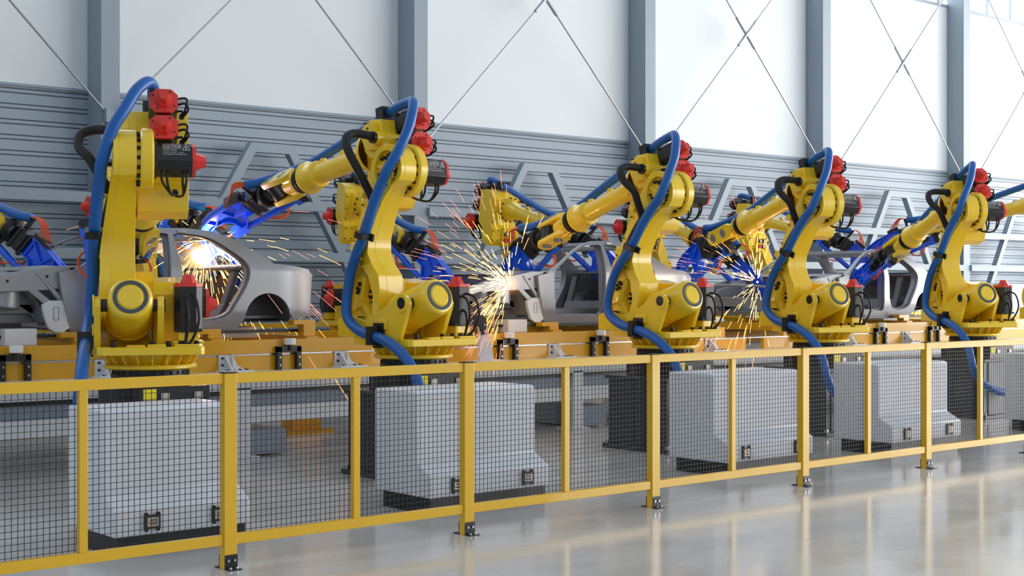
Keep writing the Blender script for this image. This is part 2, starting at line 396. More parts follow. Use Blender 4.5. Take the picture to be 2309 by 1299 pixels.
def build_kit():
    # --- base casting (link 0 = fixed, does not turn)
    mb = MB(); mb.lathe((0,0,0), (0,0,1), [(.98, 0), (.98, .30), (1.02, .315), (1.05, .315), (1.05, .30), (1.09, .30), (1.09, 0)], 48)
    mb.box(-.30, .30, -.30, .30, .80, .985)
    mb.box(-.44, -.30, -.30, .30, .78, .965); mb.cyl((.0, .18, .80), (.0, .18, .98), .25, n=24); mb.cyl((0, -.18, .80), (0, -.18, .98), .25, n=24)
    bi = kit('base_casting', mb, 'black', 0, None, .004)
    mb = MB(); bolts(mb, (0,0,1.055), (0,0,1), .30, .012, 28, .025); onto(bi, mb)
    kit('cable_socket', MB().box(-.452, -.44, .06, .13, .87, .92), 'conn', 0, bi); kit('cable_socket', MB().box(-.452, -.44, -.23, -.16, .87, .92), 'conn', 0, bi)
    mb = MB(); mb.box(-.446, -.44, .17, .28, .87, .955); kit('warning_sticker', mb, 'ylabel', 0, bi)
    # --- turret (link 1)
    mb = MB()
    mb.lathe((0,0,0), (0,0,1), [(1.095, 0), (1.095, .355), (1.105, .37), (1.125, .37), (1.135, .36), (1.135, .29), (1.22, .33)], 48)
    for k in range(20):
        g = 2*PI*k/20; mb.at(Matrix.Rotation(g, 4, 'Z')); mb.prism([(.27, 1.135), (.345, 1.135), (.37, 1.165), (.40, 1.222), (.27, 1.222)], -.009, .009)
    mb.at(Matrix())
    mb.prism([(-.455, -.40), (-.485, -.37), (-.485, .385), (-.455, .425), (.20, .455), (.42, .38), (.48, .2), (.48, -.2), (.40, -.38), (.2, -.42)], 1.22, 1.285, 'z')
    mb.box(-.478, -.40, .06, .20, 1.285, 1.302); mb.box(-.478, -.2, -.36, -.165, 1.285, 1.306); mb.box(-.478, -.35, -.10, .04, 1.285, 1.306)
    # shoulder casting carrying the arm
    mb.prism([(-.10, 1.285), (.62, 1.285), (.62, 1.5), (.56, 1.72), (.42, 1.82), (.26, 1.84), (.05, 1.80), (-.12, 1.80), (-.24, 1.70), (-.10, 1.45)], -.27, -.02)
    mb.prism([(.0, 1.285), (.66, 1.285), (.66, 1.45), (.5, 1.5), (.1, 1.42)], -.02, .40)
    mb.box(-.42, -.16, -.40, -.16, 1.305, 1.33); mb.box(-.38, -.2, -.36, -.2, 1.33, 1.40)
    t = kit('turret', mb, 'yellow', 1, None, .006)
    mb = MB()
    for x, y in ((-.43, .30), (-.43, .0), (-.43, -.12), (-.43, -.22), (-.43, -.34), (-.2, .30)):
        mb.cyl((x, y, 1.285), (x, y, 1.33), .022, n=12)
    onto(t, mb)
    # trunnion brackets
    br = [(.147, 1.24), (.147, 1.471), (-.03, 1.53), (-.116, 1.568), (-.22, 1.62), (-.30, 1.66), (-.36, 1.685), (-.42, 1.685), (-.47, 1.66), (-.495, 1.61), (-.48, 1.56), (-.36, 1.285), (-.30, 1.24)]
    mb = MB(); mb.prism(br, .395, .445)
    mb.box(-.19, -.02, .445, .46, 1.37, 1.46)
    mb.lathe((-.406, .445, 1.614), (0, 1, 0), [(0, .085), (.012, .08), (.012, 0)], 28)
    mb.box(-.2, .1, .395, .46, 1.22, 1.27)
    b1 = kit('side_bracket', mb, 'yellow', 1, None, .006)
    mb = MB(); mb.cyl((-.406, .457, 1.614), (-.406, .463, 1.614), .052, n=24); bolts(mb, (-.406, .462, 1.614), (0,1,0), .035, .006, 8, .006)
    mb.cyl((-.406, .30, 1.614), (-.406, .395, 1.614), .05, n=16)
    kit('pivot_cap', mb, 'black', 1, b1)
    mb = MB(); mb.prism([(x, z) for x, z in br if z > 1.2], -.085, -.035)
    b2 = kit('side_bracket', mb, 'yellow', 1, None, .006)
    mb = MB(); mb.cyl((-.406, -.035, 1.614), (-.406, .04, 1.614), .05, n=16); mb.cyl((-.406, -.097, 1.614), (-.406, -.085, 1.614), .05, n=16); kit('pivot_cap', mb, 'black', 1, b2)
    # balancer
    c = Vector((-.60, .173, 1.68)); d = Vector((.95, 0, -.32)).normalized()
    mb = MB(); mb.lathe(c, d, [(-.012, 0), (-.012, .085), (-.004, .097), (0, .1), (0, .132), (.004, .15), (.02, .164), (.05, .172), (.5, .185), (.52, .195), (.56, .195), (.62, .17), (.68, .12), (.68, 0)], 48)
    bc = kit('balancer_cylinder', mb, 'yellow', 1)
    mb = MB(); mb.lathe(c, d, [(.0, .104), (-.006, .104), (-.006, .134), (.0, .134)], 48); kit('seal_ring', mb, 'ring', 1, bc)
    # motors on turret
    mb, mc, mn = MB(), MB(), MB(); motor(mb, mc, mn, (-.29, -.28, 1.40), (0, 0, 1), (0, 1, 0), .36, .115, .11, .07)
    mc.extra.append((mn, 'rubber')); a = kit('base_motor', mb, 'black', 1, None, .004); kit('motor_cap', mc, 'red', 1, a)
    mb = MB(); mb.tube([(-.39, -.24, 1.68), (-.47, -.26, 1.64), (-.50, -.27, 1.5), (-.46, -.26, 1.36), (-.44, -.25, 1.30)], .011)
    mb.tube([(-.39, -.30, 1.70), (-.50, -.33, 1.66), (-.54, -.35, 1.5), (-.50, -.31, 1.36), (-.45, -.27, 1.30)], .011)
    mb.tube([(-.39, -.26, 1.55), (-.44, -.27, 1.52), (-.47, -.26, 1.42), (-.45, -.25, 1.3)], .011)
    kit('motor_cable', mb, 'rubber', 1, a)
    mb, mc, mn = MB(), MB(), MB(); motor(mb, mc, mn, (.34, -.27, 1.62), (0, -1, 0), (0, 0, 1), .19, .12, .12, .07)
    mc.extra.append((mn, 'rubber')); a = kit('shoulder_motor', mb, 'black', 1, None, .004); kit('motor_cap', mc, 'red', 1, a)
    mb = text_mesh([('CAUTION', -.24, .03, .05), ('FROM ANTENNA', -.24, 0, .022)], 'label')
    mb2 = MB(); mb2.at(T(.22, 0, 0))
    # --- lower arm (link 2, origin J2, z along arm)
    L = 1.27
    outline = [(.235*math.cos(math.radians(a)), L+.235*math.sin(math.radians(a))) for a in range(180, 0, -12)]
    outline = [(-.225, L-.06)] + outline + [(.235, L), (.25, L-.1), (.285, .84), (.31, .53), (.35, .26)]
    outline += [(.33*math.cos(math.radians(a)), .33*math.sin(math.radians(a))) for a in range(20, -200, -15)]
    outline += [(-.30, .2), (-.25, .32), (-.12, .40), (-.035, .485), (-.005, .60), (-.03, .83), (-.07, 1.0), (-.14, 1.14)]
    inset = lambda p, k: p
    hub = circ(0, L, .175, 0, 360, 28)[:-1]
    low = [(.06, .34), (-.10, .27), (-.21, .12), (-.24, -.06), (-.18, -.2), (0, -.26), (.16, -.22), (.26, -.08), (.27, .1), (.2, .26)]
    mb = MB(); mb.prism(outline, .12, .255); mb.prism(outline, .255, .30, holes=[hub, low])
    mb.prism(outline, .10, .12) if False else None
    mb.box(.22, .30, .30, .315, .45, 1.0) if False else None
    # spokes in lower recess and hub
    for a in (90, 210, 330):
        mb.at(T(0, 0, 0) @ Ry(-math.radians(a))); mb.box(0, .24, .255, .285, -.028, .028)
    mb.at(Matrix()); mb.lathe((0, .255, 0), (0, 1, 0), [(0, .06), (.035, .05), (.035, 0)], 24)
    for a in (0, 120, 240):
        mb.at(T(0, 0, L) @ Ry(-math.radians(a))); mb.box(0, .17, .255, .28, -.02, .02)
    mb.at(Matrix()); mb.lathe((0, .255, L), (0, 1, 0), [(0, .05), (.03, .042), (.03, 0)], 24)
    mb.lathe((0, .06, 0), (0, 1, 0), [(-.08, 0), (-.08, .27), (.06, .27)], 36)
    mb.box(.20, .34, .30, .33, .42, .50); mb.box(.22, .30, .28, .36, .95, 1.0)
    for x, zz in ((.26, .88), (.28, .62), (.31, .40), (.0, .95), (.05, .64), (.07, .40)): mb.cyl((x, .30, zz), (x, .315, zz), .02, n=12)
    def taper(mb):
        o = []
        for x, y, z in mb.v:
            k = 1+max(0, min(1, (1.27-z)/.77))
            k = 1+(k-1)*max(0, min(1, (.22-x)/.2))
            o.append((x, .20+(y-.20)*k if y > .20 else y, z))
        mb.v = o
    taper(mb)
    arm = kit('lower_arm', mb, 'yellow', 2, None, .006)
    mb = MB()
    for x, zz in ((.26, .88), (.28, .62), (.31, .40), (.0, .95), (.05, .64), (.07, .40)): mb.cyl((x, .315, zz), (x, .325, zz), .009, n=8)
    for g0 in (30, 150, 270):
        for dg, R in ((-16, .185), (0, .16), (16, .185), (-8, .215), (8, .215)):
            g = math.radians(g0+dg); mb.cyl((R*math.cos(g), .255, R*math.sin(g)), (R*math.cos(g), .285, R*math.sin(g)), .018, n=10)
    for g0 in (60, 180, 300):
        for dg, R in ((-14, .13), (14, .13), (0, .105), (-30, .145), (30, .145)):
            g = math.radians(g0+dg); mb.cyl((R*math.cos(g), .255, L+R*math.sin(g)), (R*math.cos(g), .28, L+R*math.sin(g)), .016, n=10)
    taper(mb); onto(arm, mb)
    mb = MB(); mb.tube([(.10, .29, .98), (.12, .33, .82), (.12, .38, .60), (.13, .39, .40), (.2, .38, .2)], .034); kit('black_conduit', mb, 'rubber', 2, arm)
    # --- elbow flange + housing (link 3, origin J3, x along forearm)
    mb = MB(); mb.lathe((0,0,0), (0,1,0), [(-.015, 0), (-.015, .225), (.0, .25), (.075, .25), (.09, .235), (.09, .19), (.13, .19)], 48)
    pr = [(.17, .53), (.34, .565), (.48, .55), (.55, .47), (.54, .2), (.56, .06), (.61, .02), (.61, -.20), (.56, -.27), (.42, -.265), (.345, -.17), (.33, -.04), (.20, .04), (.17, .2)]
    mb.prism(pr, -.31, .10)
    pr2 = [(.17, .53), (.34, .565), (.46, .53), (.50, .45), (.47, .28), (.40, .20), (.17, .20)]
    mb.prism(pr2, .10, .17); mb.prism([(.22, .50), (.34, .52), (.43, .48), (.44, .40), (.38, .27), (.24, .25)], .17, .225)
    mb.lathe((0, .02, .295), (1, 0, 0), [(.5, .205), (.545, .205), (.56, .195), (.56, .16), (.64, .135), (.78, .108), (.82, .100)], 40)
    # raised ribs on the front/right face of the housing
    mb.box(.52, .565, -.29, -.26, .04, .46); mb.box(.52, .565, -.20, -.17, .04, .46); mb.box(.60, .625, -.30, -.16, -.19, .0); mb.box(.60, .635, -.12, .12, -.25, .02)
    mb.cyl((.21, .17, .356), (.21, .24, .356), .062, n=20)
    eh = kit('elbow_housing', mb, 'yellow', 3, None, .006)
    mb = MB(); bolts(mb, (0, .09, 0), (0, 1, 0), .205, .016, 16, .032)
    bolts(mb, (.56, .02, .295), (1, 0, 0), .182, .013, 14, .012)
    for y in (-.10, .10):
        for zz in (-.23, .0): mb.cyl((.63, y, zz), (.642, y, zz), .009, n=8)
    for y, zz in ((-.28, -.02), (-.19, -.02), (-.28, -.17), (-.19, -.17)): mb.cyl((.62, y, zz), (.635, y, zz), .009, n=8)
    for zz in (.1, .25, .42): mb.cyl((.56, -.275, zz), (.575, -.275, zz), .009, n=8)
    mb.cyl((.36, .17, .53), (.36, .23, .53), .010, n=8)
    mb.cyl((.32, .225, .47), (.32, .232, .47), .011, n=8)
    onto(eh, mb)
    mb = MB()
    for y in (-.05, .05):
        for zz in (-.065, -.165):
            if (y, zz) != (-.05, -.165): mb.box(.63, .655, y-.034, y+.034, zz-.038, zz+.038)
    cf = kit('connector_frame', mb, 'black', 3, eh)
    mb = MB()
    for y in (-.05, .05):
        for zz in (-.065, -.165):
            if (y, zz) != (-.05, -.165): mb.box(.655, .661, y-.022, y+.022, zz-.026, zz+.026)
    kit('connector_face', mb, 'conn', 3, eh)
    mb = MB(); mb.cyl((.63, -.05, -.165), (.67, -.05, -.165), .036, n=16); kit('red_plug', mb, 'red', 3, eh)
    # elbow motor
    mb, mc, mn = MB(), MB(), MB(); motor(mb, mc, mn, (-.012, -.015, -.01), (0, -1, 0), (0, 0, 1), .30, .125, .118, .085)
    mc.extra.append((mn, 'rubber')); a = kit('elbow_motor', mb, 'black', 3, None, .004); kit('motor_cap', mc, 'red', 3, a)
    mb = MB()
    for yy in (-.08, -.12): mb.tube([(-.04, yy, -.11), (-.02, yy, -.2), (.10, -.15, -.25), (.26, -.19, -.19), (.34, -.20, -.13)], .0105)
    for yy in (-.25, -.28): mb.tube([(-.04, yy, -.11), (-.02, yy+.01, -.2), (.10, -.25, -.26), (.26, -.21, -.2), (.34, -.20, -.13)], .0105)
    mb.cyl((.29, -.20, -.155), (.345, -.20, -.12), .024, n=10)
    kit('motor_cable', mb, 'rubber', 3, a)
    # warning print on the rear slanted face of the elbow motor
    tm = text_mesh([('CAUTION', -.073, .018, .0262), ('RF  BURN   HAZARD', -.08, -.006, .0105), ('EXHAUST  AT  LEAST  1.5  FOOT', -.08, -.022, .0098), ('FROM ANTENNA WHEN OPERATING', -.08, -.038, .0098)], 'label')
    tb = MB(); tb.v = list(tm.v); tb.f = list(tm.f); tb.sm = list(tm.sm)
    def fr(x0, x1, z0, z1, w):
        tb.box(x0, x1, -.0006, .0004, z1-w, z1); tb.box(x0, x1, -.0006, .0004, z0, z0+w); tb.box(x0, x0+w, -.0006, .0004, z0, z1); tb.box(x1-w, x1, -.0006, .0004, z0, z1)
    fr(-.08, .042, .009, .046, .0022)
    def ln(a, b, w):
        a = Vector(a); b = Vector(b); d = (b-a).normalized(); nn = Vector((-d.y, d.x))*w/2
        tb.prism([tuple(a+nn), tuple(b+nn), tuple(b-nn), tuple(a-nn)], -.0006, .0004)
    A, B, Cc = (.081, .048), (.054, .001), (.108, .001)
    ln(A, B, .003); ln(B, Cc, .003); ln(Cc, A, .003); ln((.073, .026), (.089, .026), .003); ln((.081, .024), (.081, .002), .006)
    # frame: text x -> -Y (image right from behind), facing -X
    Mx = Matrix(((0, 1, 0, -.140), (-1, 0, 0, -.175), (0, 0, 1, .02), (0, 0, 0, 1)))
    tb.v = [tuple(Mx @ (Matrix.Diagonal((1.12, 1, 1.12, 1)) @ Vector(p))) for p in tb.v]
    kit('caution_print', tb, 'label', 3, a)
    # wrist motors
    for zc, yc in ((.495, -.10), (.254, -.097)):
        mb, mc, mn = MB(), MB(), MB(); motor(mb, mc, mn, (.17, yc, zc), (-1, 0, 0), (0, 0, 1), .235, .112, .104, .10)
        mc.extra.append((mn, 'rubber')); a = kit('wrist_motor', mb, 'black', 3, None, .004); kit('motor_cap', mc, 'red', 3, a)
        mb = MB()
        mb.tube([(-.05, yc-.11, zc+.04), (-.06, yc-.17, zc+.045), (-.05, yc-.19, zc+.02), (.0, yc-.17, zc-.05), (.04, yc-.15, zc-.06)], .0095)
        mb.tube([(-.02, yc-.11, zc+.0), (-.05, yc-.17, zc-.0), (-.03, yc-.20, zc-.04), (.03, yc-.16, zc-.08)], .0095)
        mb.tube([(.02, yc-.11, zc-.04), (.01, yc-.15, zc-.04), (.03, yc-.16, zc-.08)], .0095)
        mb.cyl((.06, yc-.15, zc-.07), (.03, yc-.15, zc-.07), .022, n=10)
        kit('motor_cable', mb, 'rubber', 3, a)
        tx = text_mesh([('CAUTION', -.06, .012, .03), ('RF  BURN   HAZARD', -.06, -.01, .014)], 'label')
        g = math.radians(45)
        Mt = T(.05, yc+.088, zc+.082) @ Rx(-g) @ Matrix(((-1, 0, 0, 0), (0, -1, 0, 0), (0, 0, 1, 0), (0, 0, 0, 1)))
        tx.v = [tuple(Mt @ Vector(p)) for p in tx.v]; kit('caution_print', tx, 'label', 3, a)
    # forearm tube
    mb = MB(); mb.lathe((0, .02, .295), (1, 0, 0), [(.80, .101), (1.25, .10), (1.44, .105), (1.455, .135), (1.47, .14), (1.495, .14), (1.51, .134), (1.58, .148), (1.62, .162), (1.635, .17), (1.66, .17), (1.68, .16), (1.68, 0)], 44)
    for x in (1.02, 1.38): mb.cyl((x, .02, .37), (x, .02, .435), .035, n=16, ch=.006); mb.prism([(x-.02, .38), (x+.13, .38), (x+.03, .425), (x-.02, .425)], .0, .04)
    fo = kit('forearm', mb, 'yellow', 3)
    mb = MB(); mb.lathe((0, .02, .295), (1, 0, 0), [(1.68, .145), (1.705, .145), (1.705, .132), (1.73, .132), (1.73, .142), (1.765, .142), (1.775, .13), (1.80, .13), (1.80, 0)], 40)
    kit('wrist_seal', mb, 'rubber', 3, fo)
    # --- wrist (link 4, origin on forearm axis at x=0, rolled)
    mb = MB(); WS = T(-.12, 0, 0); mb.at(WS); mb.lathe((0,0,0), (1,0,0), [(1.92, 0), (1.92, .138), (1.95, .138), (1.965, .125), (1.97, .105), (2.16, .092), (2.16, 0)], 40)
    def caps(x0, x1, r): return circ(x1, 0, r, -90, 90, 14)+circ(x0, 0, r, 90, 270, 14)
    pl = [(1.97, -.055), (2.06, -.098), (2.42, -.098)]+circ(2.42, 0, .098, -80, 80, 12)+[(2.42, .098), (2.06, .098), (1.97, .055)]
    mb.prism(pl, .088, .145); mb.prism(pl, -.145, -.088)
    mb.prism([(1.95, -.09), (2.13, -.07), (2.13, .07), (1.95, .09)], -.09, .09)
    wk = kit('wrist_fork', mb, 'yellow', 4, None, .008)
    mb = MB(); mb.at(WS); bolts(mb, (1.95, 0, 0), (1, 0, 0), .122, .009, 14, .02); onto(wk, mb)
    for sg in (1, -1):
        for x in (2.16, 2.39):
            mb = MB(); mb.at(WS); mb.lathe((x, sg*.145, 0), (0, sg, 0), [(0, .058), (.005, .058), (.005, .05), (.001, .046), (.003, .022), (.009, .02), (.009, 0)], 28)
            bolts(mb, (x, sg*.146, 0), (0, sg, 0), .034, .005, 8, .006); kit('pivot_disc', mb, 'steel', 4, wk)
    # --- wrist body (link 5, origin J5)
    mb = MB(); mb.cyl((0, -.087, 0), (0, .087, 0), .092, n=28, ch=.01); mb.box(-.12, .02, -.07, .07, -.075, .075)
    mb.lathe((0,0,0), (1,0,0), [(.05, .085), (.15, .088), (.15, .125), (.165, .14), (.19, .14), (.20, .125), (.215, .1), (.30, .1), (.30, 0)], 36)
    kit('wrist_body', mb, 'black', 5)
    # --- gun (link 6, origin at flange, x out)
    mb = MB(); mb.box(0, .035, -.10, .10, -.13, .13); mb.box(.035, .12, -.09, .09, -.11, .12); mb.box(.12, .16, -.07, .07, -.14, .14)
    g0 = kit('weld_gun', mb, 'black', 6, None, .004)
    fr_ = [(.10, .12), (.28, .15), (.60, .13), (.78, .08), (.88, -.01), (.915, -.14), (.91, -.21), (.86, -.21), (.845, -.12), (.78, -.05), (.66, -.01), (.52, -.02), (.46, -.08), (.45, -.21), (.36, -.21), (.28, -.10), (.10, -.10)]
    mb = MB(); mb.prism(fr_, -.018, .018)
    n_ = len(fr_)
    for i in range(n_):
        a_ = Vector(fr_[i]); b_ = Vector(fr_[(i+1) % n_]); d_ = (b_-a_).normalized(); q = Vector((-d_.y, d_.x))*.014
        mb.prism([tuple(a_), tuple(b_), tuple(b_-q), tuple(a_-q)], -.055, .055)
    for a_, b_ in (((.16, .12), (.40, -.02)), ((.40, -.02), (.46, .13)), ((.46, .13), (.64, .0)), ((.64, .0), (.70, .10)), ((.2, -.09), (.2, .13))):
        a_, b_ = Vector(a_), Vector(b_); d_ = (b_-a_).normalized(); q = Vector((-d_.y, d_.x))*.007
        mb.prism([tuple(a_+q), tuple(b_+q), tuple(b_-q), tuple(a_-q)], -.048, .048)
    kit('gun_frame', mb, 'gunblue', 6, g0)
    DZ = .0; mb = MB(); mb.at(T(0, 0, DZ)); mb.box(.40, .60, -.05, .05, -.30, -.19); mb.cyl((-.30, 0, -.255), (.42, 0, -.255), .036, n=20); mb.box(-.3, .40, -.018, .018, -.295, -.27)
    mb.box(-.36, -.27, -.05, .05, -.31, -.17)
    kit('gun_cylinder', mb, 'gunblue', 6, g0, .004)
    mb = MB(); mb.at(T(0, 0, DZ)); mb.prism(circ(-.39, -.19, .045, 0, 180, 8)+circ(-.39, -.27, .045, 180, 360, 8), -.055, .055); mb.box(-.36, -.1, -.045, .045, -.215, -.155) ; kit('cylinder_motor', mb, 'black', 6, g0)
    mb = MB(); mb.at(T(0, 0, DZ)); mb.cyl((.60, 0, -.245), (.76, 0, -.245), .017, n=12); kit('electrode', mb, 'copper', 6, g0); mb = MB(); mb.at(T(0, 0, DZ)); mb.cyl((.89, 0, -.21), (.79, 0, -.245), .015, n=12); kit('electrode', mb, 'copper', 6, g0)
    mb = MB(); mb.box(.16, .36, -.06, .06, .145, .19); kit('hose_holder', MB().box(.0, .04, -.02, .02, .12, .27), 'black', 6, g0); kit('connector_block', mb, 'black', 6, g0)
    mb = MB()
    for i in range(6):
        y = -.05+.02*i; mb.tube([(-.02, y*.4, .24), (.06, y*.8, .30), (.15, y, .29), (.22+.02*i, y, .19)], .006, n=6, sub=4)
    kit('gun_cable', mb, 'cable', 6, g0); mb = MB()
    for y in (-.015, .015): mb.tube([(-.17, y, -.23), (-.08, y+.02, -.36), (.06, y, -.35), (.2, y, -.2)], .009, n=6, sub=4)
    kit('gun_cable', mb, 'cable', 6, g0)
build_kit()
for q in KIT: q[1] = q[1][0].mesh(q[0], q[1][1])

def robot(X, Y, head, t2, e, r4, b5, r6, tp, ty, label, group, ped_label):
    """head: heading; t2: arm lean; e: forearm pitch; r4,b5,r6: wrist angles (degrees)"""
    root = thing('welding_robot', label, 'robot', (X, Y, 0), math.radians(head), group)
    R = math.radians; L = 1.27
    J2 = Vector((.337, 0, 1.62)); J3 = J2+Vector((math.sin(R(t2))*L, 0, math.cos(R(t2))*L))
    l0 = Matrix.Rotation(-R(head)+(PI/2 if head > 0 else -PI/2), 4, 'Z')
    l2 = T(*J2) @ Ry(R(t2)); l3 = T(*J3) @ Ry(-R(e)); l4 = l3 @ T(0, .02, .295) @ Rx(R(r4)); l5 = l4 @ T(2.27, 0, 0) @ Ry(R(b5))
    if isinstance(r6, tuple):
        q = l5.to_3x3().inverted() @ Vector(r6); r6 = math.degrees(math.atan2(-q.y, q.z))
    l6 = l5 @ T(.30, 0, 0) @ Rx(R(r6)) @ Matrix.Rotation(R(ty), 4, 'Z') @ Ry(R(tp))
    LM = [l0, Matrix(), l2, l3, l4, l5, l6]; obs = []
    for name, me, link, par, bev, lab in KIT:
        o = bpy.data.objects.new(name, me); COL.objects.link(o)
        if bev:
            b = o.modifiers.new('bevel', 'BEVEL'); b.width = bev; b.segments = 2; b.limit_method = 'ANGLE'; b.angle_limit = .6
        if par is None: o.parent = root; o.matrix_local = LM[link]
        else:
            o.parent = obs[par]; pl = LM[KIT[par][2]]; o.matrix_local = pl.inverted() @ LM[link]
        obs.append(o)
    # blue hose: gun -> forearm top -> elbow loop -> along arm -> bracket -> floor
    P = []
    tip = l6 @ Vector((.0, 0, .25)); w5 = l5 @ Vector((.0, 0, 0))
    P.append(tip); P.append((tip*.55+(l3 @ Vector((2.2, -.14, .46)))*.45))
    P += [l3 @ Vector(p) for p in ((1.85, -.14, .50), (1.37, -.12, .54), (.88, -.10, .59), (.36, -.05, .635), (.15, -.03, .655), (-.03, -.02, .655), (-.16, .03, .62), (-.245, .12, .49), (-.265, .21, .31), (-.235, .31, .13))]
    P += [l2 @ Vector(p) for p in ((-.138, .385, 1.29), (-.09, .40, 1.13), (-.05, .42, .95), (-.01, .44, .665), (.065, .45, .431), (.11, .45, .215))]
    P += [Vector(p) for p in ((.42, .47, 1.59), (.36, .49, 1.455), (.17, .51, 1.36), (-.03, .51, 1.315), (-.18, .51, 1.29), (-.34, .52, 1.245), (-.53, .53, 1.155), (-.68, .54, 1.04), (-.78, .55, .9), (-.85, .55, .72), (-.86, .46, .55), (-.84, .25, .42), (-.78, 0, .36), (-.66, -.25, .34), (-.48, -.36, .34))]
    h = mkobj('blue_hose', MB().tube(P, .049, 14, 6).mesh('blue_hose', 'bluehose'), root)
    # black hose from housing to arm
    P = [l3 @ Vector(p) for p in ((.21, .20, .356), (.23, .32, .38), (.255, .45, .39), (.235, .55, .33), (.20, .56, .20))]
    P += [l2 @ Vector(p) for p in ((.17, .48, 1.21), (.13, .40, 1.08), (.10, .34, .98), (.09, .30, .90))]
    mkobj('black_hose', MB().tube(P, .04, 14, 6).mesh('black_hose', 'rubber'), root)
    for mm, nm, mb in ((l3, 'hose_collar', MB().cyl((.21, .22, .356), (.21, .27, .356), .056, n=20)), (l3, 'hose_clamp', MB().box(.29, .40, -.12, .05, .54, .70)),
                   (l2, 'hose_clamp', MB().box(-.11, .11, .40, .42, .60, .67).box(-.08, .045, .42, .515, .605, .665)),
                   (Matrix(), 'hose_clamp', MB().box(-.10, -.03, .45, .575, 1.23, 1.40).box(-.15, -.0, .45, .47, 1.20, 1.43))):
        o = mkobj(nm, mb.mesh(nm, 'black'), root); o.matrix_local = mm
    # pedestal
    s = 1 if head > 0 else -1
    t = thing('robot_pedestal', ped_label, 'pedestal', (X, Y, 0), 0 if s > 0 else PI, 'black robot pedestals')
    mb = MB(); mb.box(-.44, .44, -.44, .44, .03, .76); mb.box(-.49, .49, -.49, .49, 0, .05) ; mb.box(-.47, .47, -.47, .47, .76, .80)
    mb.box(-.45, -.44, .05, .35, .05, .76); mb.box(-.35, -.2, -.455, -.44, .05, .76); mb.box(.2, .35, -.455, -.44, .05, .76)
    part('pedestal_body', mb, 'darksteel', t, .006)
    for x in (-.46, .46):
        for y in (-.46, .46): part('anchor_bolt', MB().cyl((x*.98, y*.98, .05), (x*.98, y*.98, .085), .028, n=10), 'steel', t)
    return root, LM

G1 = 'front row of yellow welding robots'; G2 = 'far row of yellow welding robots'
RB = {}
RB[1] = robot(5.301, 10.77, 65.9, -23.3, -22, 50, 66, (0, 0, -1), -52, 0, 'nearest yellow welding robot, leftmost, seen from behind with two red motor caps', G1, 'black steel pedestal under the nearest leftmost robot')
RB[2] = robot(7.97, 10.77, 91.4, -13.9, -9.1, 50, 6, (0, .9, .42), -10, 18, 'second front yellow welding robot, forearm reaching over the first car body roof', G1, 'black steel pedestal under the second front robot')
RB[3] = robot(11.393, 10.77, 86.4, -25.2, -17, -72, 0, 41, 14, 0, 'third front yellow welding robot, its gun sparking on the second car body', G1, 'black steel pedestal under the third front robot')
RB[4] = robot(14.10, 10.77, 75.8, -26.7, -15.3, -10, 4, 5, 4, 0, 'fourth front yellow welding robot, blue gun over the second car rear', G1, 'black steel pedestal under the fourth front robot')
RB[5] = robot(17.51, 10.77, 64.8, -20.9, -20.7, 90, 5, -60, 8, 0, 'fifth front yellow welding robot, its gun dipping into the third car body', G1, 'black steel pedestal under the fifth front robot')
RB[6] = robot(20.25, 10.77, 98, -15, -11, 0, 4, 0, 6, 0, 'yellow robot whose forearm enters at the right picture edge', G1, 'black steel pedestal of the robot beyond the right edge')
for k, (X, hd, eb, lab) in enumerate([(5.68, -89, -17, 'far row robot at the left picture edge, only wrist and gun in view'),
        (7.97, -95, -13, 'far row robot mostly hidden behind the nearest robot'),
        (11.6, -106, -17, 'far row robot seen just left of the second front robot arm'),
        (14.2, -98, -14, 'far row robot standing before the wall, forearm over the second car'),
        (17.45, -100.5, -18, 'far row robot hidden behind the third front robot'),
        (20.2, -98, -12, 'far row robot seen left of the fourth front robot arm')]):
    robot(X, 17.1, hd, -22, eb, -8, 5, 0, 22, 34, lab, G2, 'black pedestal of the '+lab.split(',')[0])

# ------------------------------------------------------------------ conveyor
CYA, CYB = 12.9, 15.1
cv = thing('car_conveyor', 'long grey and orange conveyor line carrying the car bodies', 'conveyor', (0, 14, 0))
for yy, nm in ((CYA-.06, 'n'), (CYB, 'f')):
    for a, b in ((-6, 15.2), (15.58, 40)):
        part('side_beam', MB().box(a, b, yy, yy+.06, .87, 1.055) if False else MB().box(a, b, yy-14+14, yy+.06, .87, 1.055).at(Matrix()), 'orange', cv, .004)
for o in cv.children: o.location = (0, -14, 0)
def cpart(name, mb, m, bevel=0.):
    o = part(name, mb, m, cv, bevel); o.location = (0, -14, 0); return o
for yy in (CYA, CYB-.25): cpart('frame_beam', MB().box(-6, 40, yy, yy+.25, .70, .86), 'grey', .004)
cpart('frame_shelf', MB().box(-6, 40, CYA-.35, CYA-.001, .88, .90), 'grey')
cpart('slide_rail', MB().box(-6, 40, CYA-.055, CYA-.02, 1.056, 1.072), 'steel')
cpart('cable_tray', MB().box(-6, 40, CYA+.03, CYA+.2, .655, .70), 'black')
cpart('lower_panel', MB().box(-6, 40, CYA+.08, CYA+.12, .40, .655), 'shade')
cpart('lower_beam', MB().box(-6, 40, CYA+.03, CYA+.2, .36, .52), 'grey')
for x in (1.25, 7.3, 12.0, 17.9, 23.8, 29.7):
    cpart('leg', MB().box(x, x+.17, CYA, CYA+.2, 0, .72), 'grey', .004)
    cpart('foot_plate', MB().box(x-.06, x+.23, CYA-.06, CYA+.26, 0, .02), 'grey')
    cpart('leg', MB().box(x, x+.17, CYB-.2, CYB, 0, .72), 'grey', .004)
    cpart('cross_member', MB().box(x+.17, x+.62, CYA+.05, CYB-.05, .02, .27), 'shade', .004)
